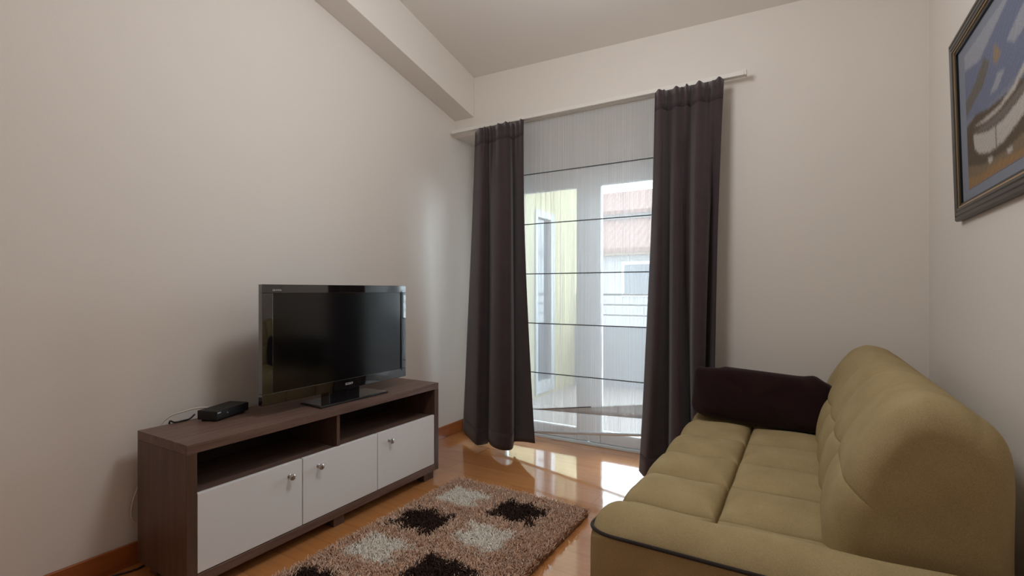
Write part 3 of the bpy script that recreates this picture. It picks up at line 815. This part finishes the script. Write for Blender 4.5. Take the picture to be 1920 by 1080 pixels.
# wing of the house on the left, with its own balcony door
bm = bmesh.new()
DY0, DY1, DZ0, DZ1 = 4.48, 4.92, .02, 1.93
xw0, xw1 = -2.62, -2.4
box(bm, xw0, xw1, YN+.06, DY0, -.12, 3.1); box(bm, xw0, xw1, DY1, 5.62, -.12, 3.1); box(bm, xw0, xw1, DY0, DY1, DZ1, 3.1); box(bm, xw0, xw1, DY0, DY1, -.12, DZ0)
struct('wall_wing', bm, M['yellow'], 'pale yellow house wall beside the balcony', 'wall')
d2 = bpy.data.objects.new('door_2', None); C.objects.link(d2); d2['kind'] = 'structure'; d2['label'] = 'grey glazed door with white frame in the yellow balcony wall'; d2['category'] = 'door'
for b in ((DY0, DY0+.05, DZ0, DZ1), (DY1-.09, DY1, DZ0, DZ1), (DY0+.05, DY1-.09, DZ1-.07, DZ1), (DY0+.05, DY1-.09, DZ0, DZ0+.12)):
    obj('door_frame', BX(-2.46, -2.385, *b), M['pvcgrey'], d2)
obj('glass_pane', BX(-2.44, -2.43, DY0+.05, DY1-.09, DZ0+.12, DZ1-.07), M['greyglass'], d2)
rl = thing('balcony_railing', 'thin grey horizontal railing bars above the balcony parapet', 'railing', (-.4, 5.56, .69))
for z in (.81, .93, 1.05):
    bm = bmesh.new(); tube(bm, [(-2.0, 0, z-.69), (0, 0, z-.69), (2.0, 0, z-.69)], .014 if z > 1 else .009, 8); obj('bar', bm, M['railing'], rl)
for x in (-1.95, -.2, 1.2):
    bm = bmesh.new(); box(bm, x-.015, x+.015, -.02, .02, 0, .36); obj('post', bm, M['railing'], rl)
hs = thing('neighbouring_house', 'white house with red tiled roof standing beyond the balcony', 'house', (-4.6, 14.0, 0))
def hb(name, b, m, par=hs):
    bm = bmesh.new(); box(bm, b[0]+4.6, b[1]+4.6, b[2]-14, b[3]-14, b[4], b[5]); return obj(name, bm, m, par)
hb('wall', (-9, 2, 14.0, 20, -3, 2.1), M['facade'])
hb('eave', (-9.2, 2.2, 13.7, 14.0, 2.1, 2.25), M['eave'])
def hroof(y0, z0, y1, z1, th=.12):
    bm = bmesh.new(); prism(bm, [(y0-14, z0), (y1-14, z1), (y1-14, z1-th), (y0-14, z0-th)], 0, -4.6, 6.8); return obj('roof', bm, M['roof'], hs)
hroof(13.65, 2.30, 16.2, 3.50)
hb('upper_wall', (-9, 2, 16.2, 18.6, 2.6, 3.74), M['facade'])
hroof(16.0, 3.76, 18.6, 4.9)
bm = bmesh.new(); tube(bm, [(-4.4, .72, 2.64), (0, .72, 2.64), (6.6, .72, 2.64)], .035, 8); obj('gutter', bm, M['pvc'], hs)
hb('chimney', (-4.0, -3.3, 15.6, 16.1, 3.1, 3.85), M['facade'])
wf = hb('window', (-4.62, -3.55, 13.96, 14.0, .92, 1.92), M['pvc'])
hb('pane', (-4.54, -3.63, 13.94, 13.96, 1.0, 1.84), M['greyglass'], wf)
struct('ground', BX(-16, 14, 5.7, 30, -3.2, -3.0), M['parapet'], 'pale street level ground far below the balcony', 'ground')

# ------------------------------------------------------------------ light
FILL_POWER = 33
w = bpy.data.worlds.new('sky'); bpy.context.scene.world = w; w.use_nodes = True
bg = w.node_tree.nodes['Background']; bg.inputs['Color'].default_value = (.82, .92, 1.0, 1); bg.inputs['Strength'].default_value = 16.5
def area(name, loc, size, power, col, rot, portal=False):
    l = bpy.data.lights.new(name, 'AREA'); l.shape = 'RECTANGLE'; l.size, l.size_y = size; l.energy = power; l.color = col
    o = bpy.data.objects.new(name, l); C.objects.link(o); o.location = loc; o.rotation_euler = rot
    if portal: l.cycles.is_portal = True
    return o
l = bpy.data.lights.new('unseen_fill_lamp', 'POINT'); l.energy = FILL_POWER; l.color = (.97, .985, 1.0); l.shadow_soft_size = .21  # added fill above the view, no fixture; makes up for weak window light
lo = bpy.data.objects.new('unseen_fill_lamp', l); C.objects.link(lo); lo.location = (-.78, 1.42, 2.34)
area('balcony_daylight_portal', (-1.335, YN+.10, .97), (1.85, 1.85), 1, (1, 1, 1), (-PI/2, 0, 0), True)

# ------------------------------------------------------------------ camera
cam = bpy.data.cameras.new('camera'); co = bpy.data.objects.new('camera', cam); C.objects.link(co)
cam.sensor_width = 36; cam.lens = 36*927.4/1920; cam.shift_y = 4/1920; cam.clip_start = .05
co.location = (0, 0, 1.10); co.rotation_euler = (PI/2, 0, math.radians(30.8))
sc = bpy.context.scene; sc.camera = co
sc.view_settings.view_transform = 'Standard'; sc.view_settings.look = 'None'; sc.view_settings.exposure = .07; sc.view_settings.gamma = 1; sc.view_settings.use_curve_mapping = False
sc.cycles.max_bounces = 14; sc.cycles.diffuse_bounces = 8; sc.cycles.transparent_max_bounces = 16; sc.cycles.use_denoising = True
sc.cycles.sample_clamp_indirect = 6
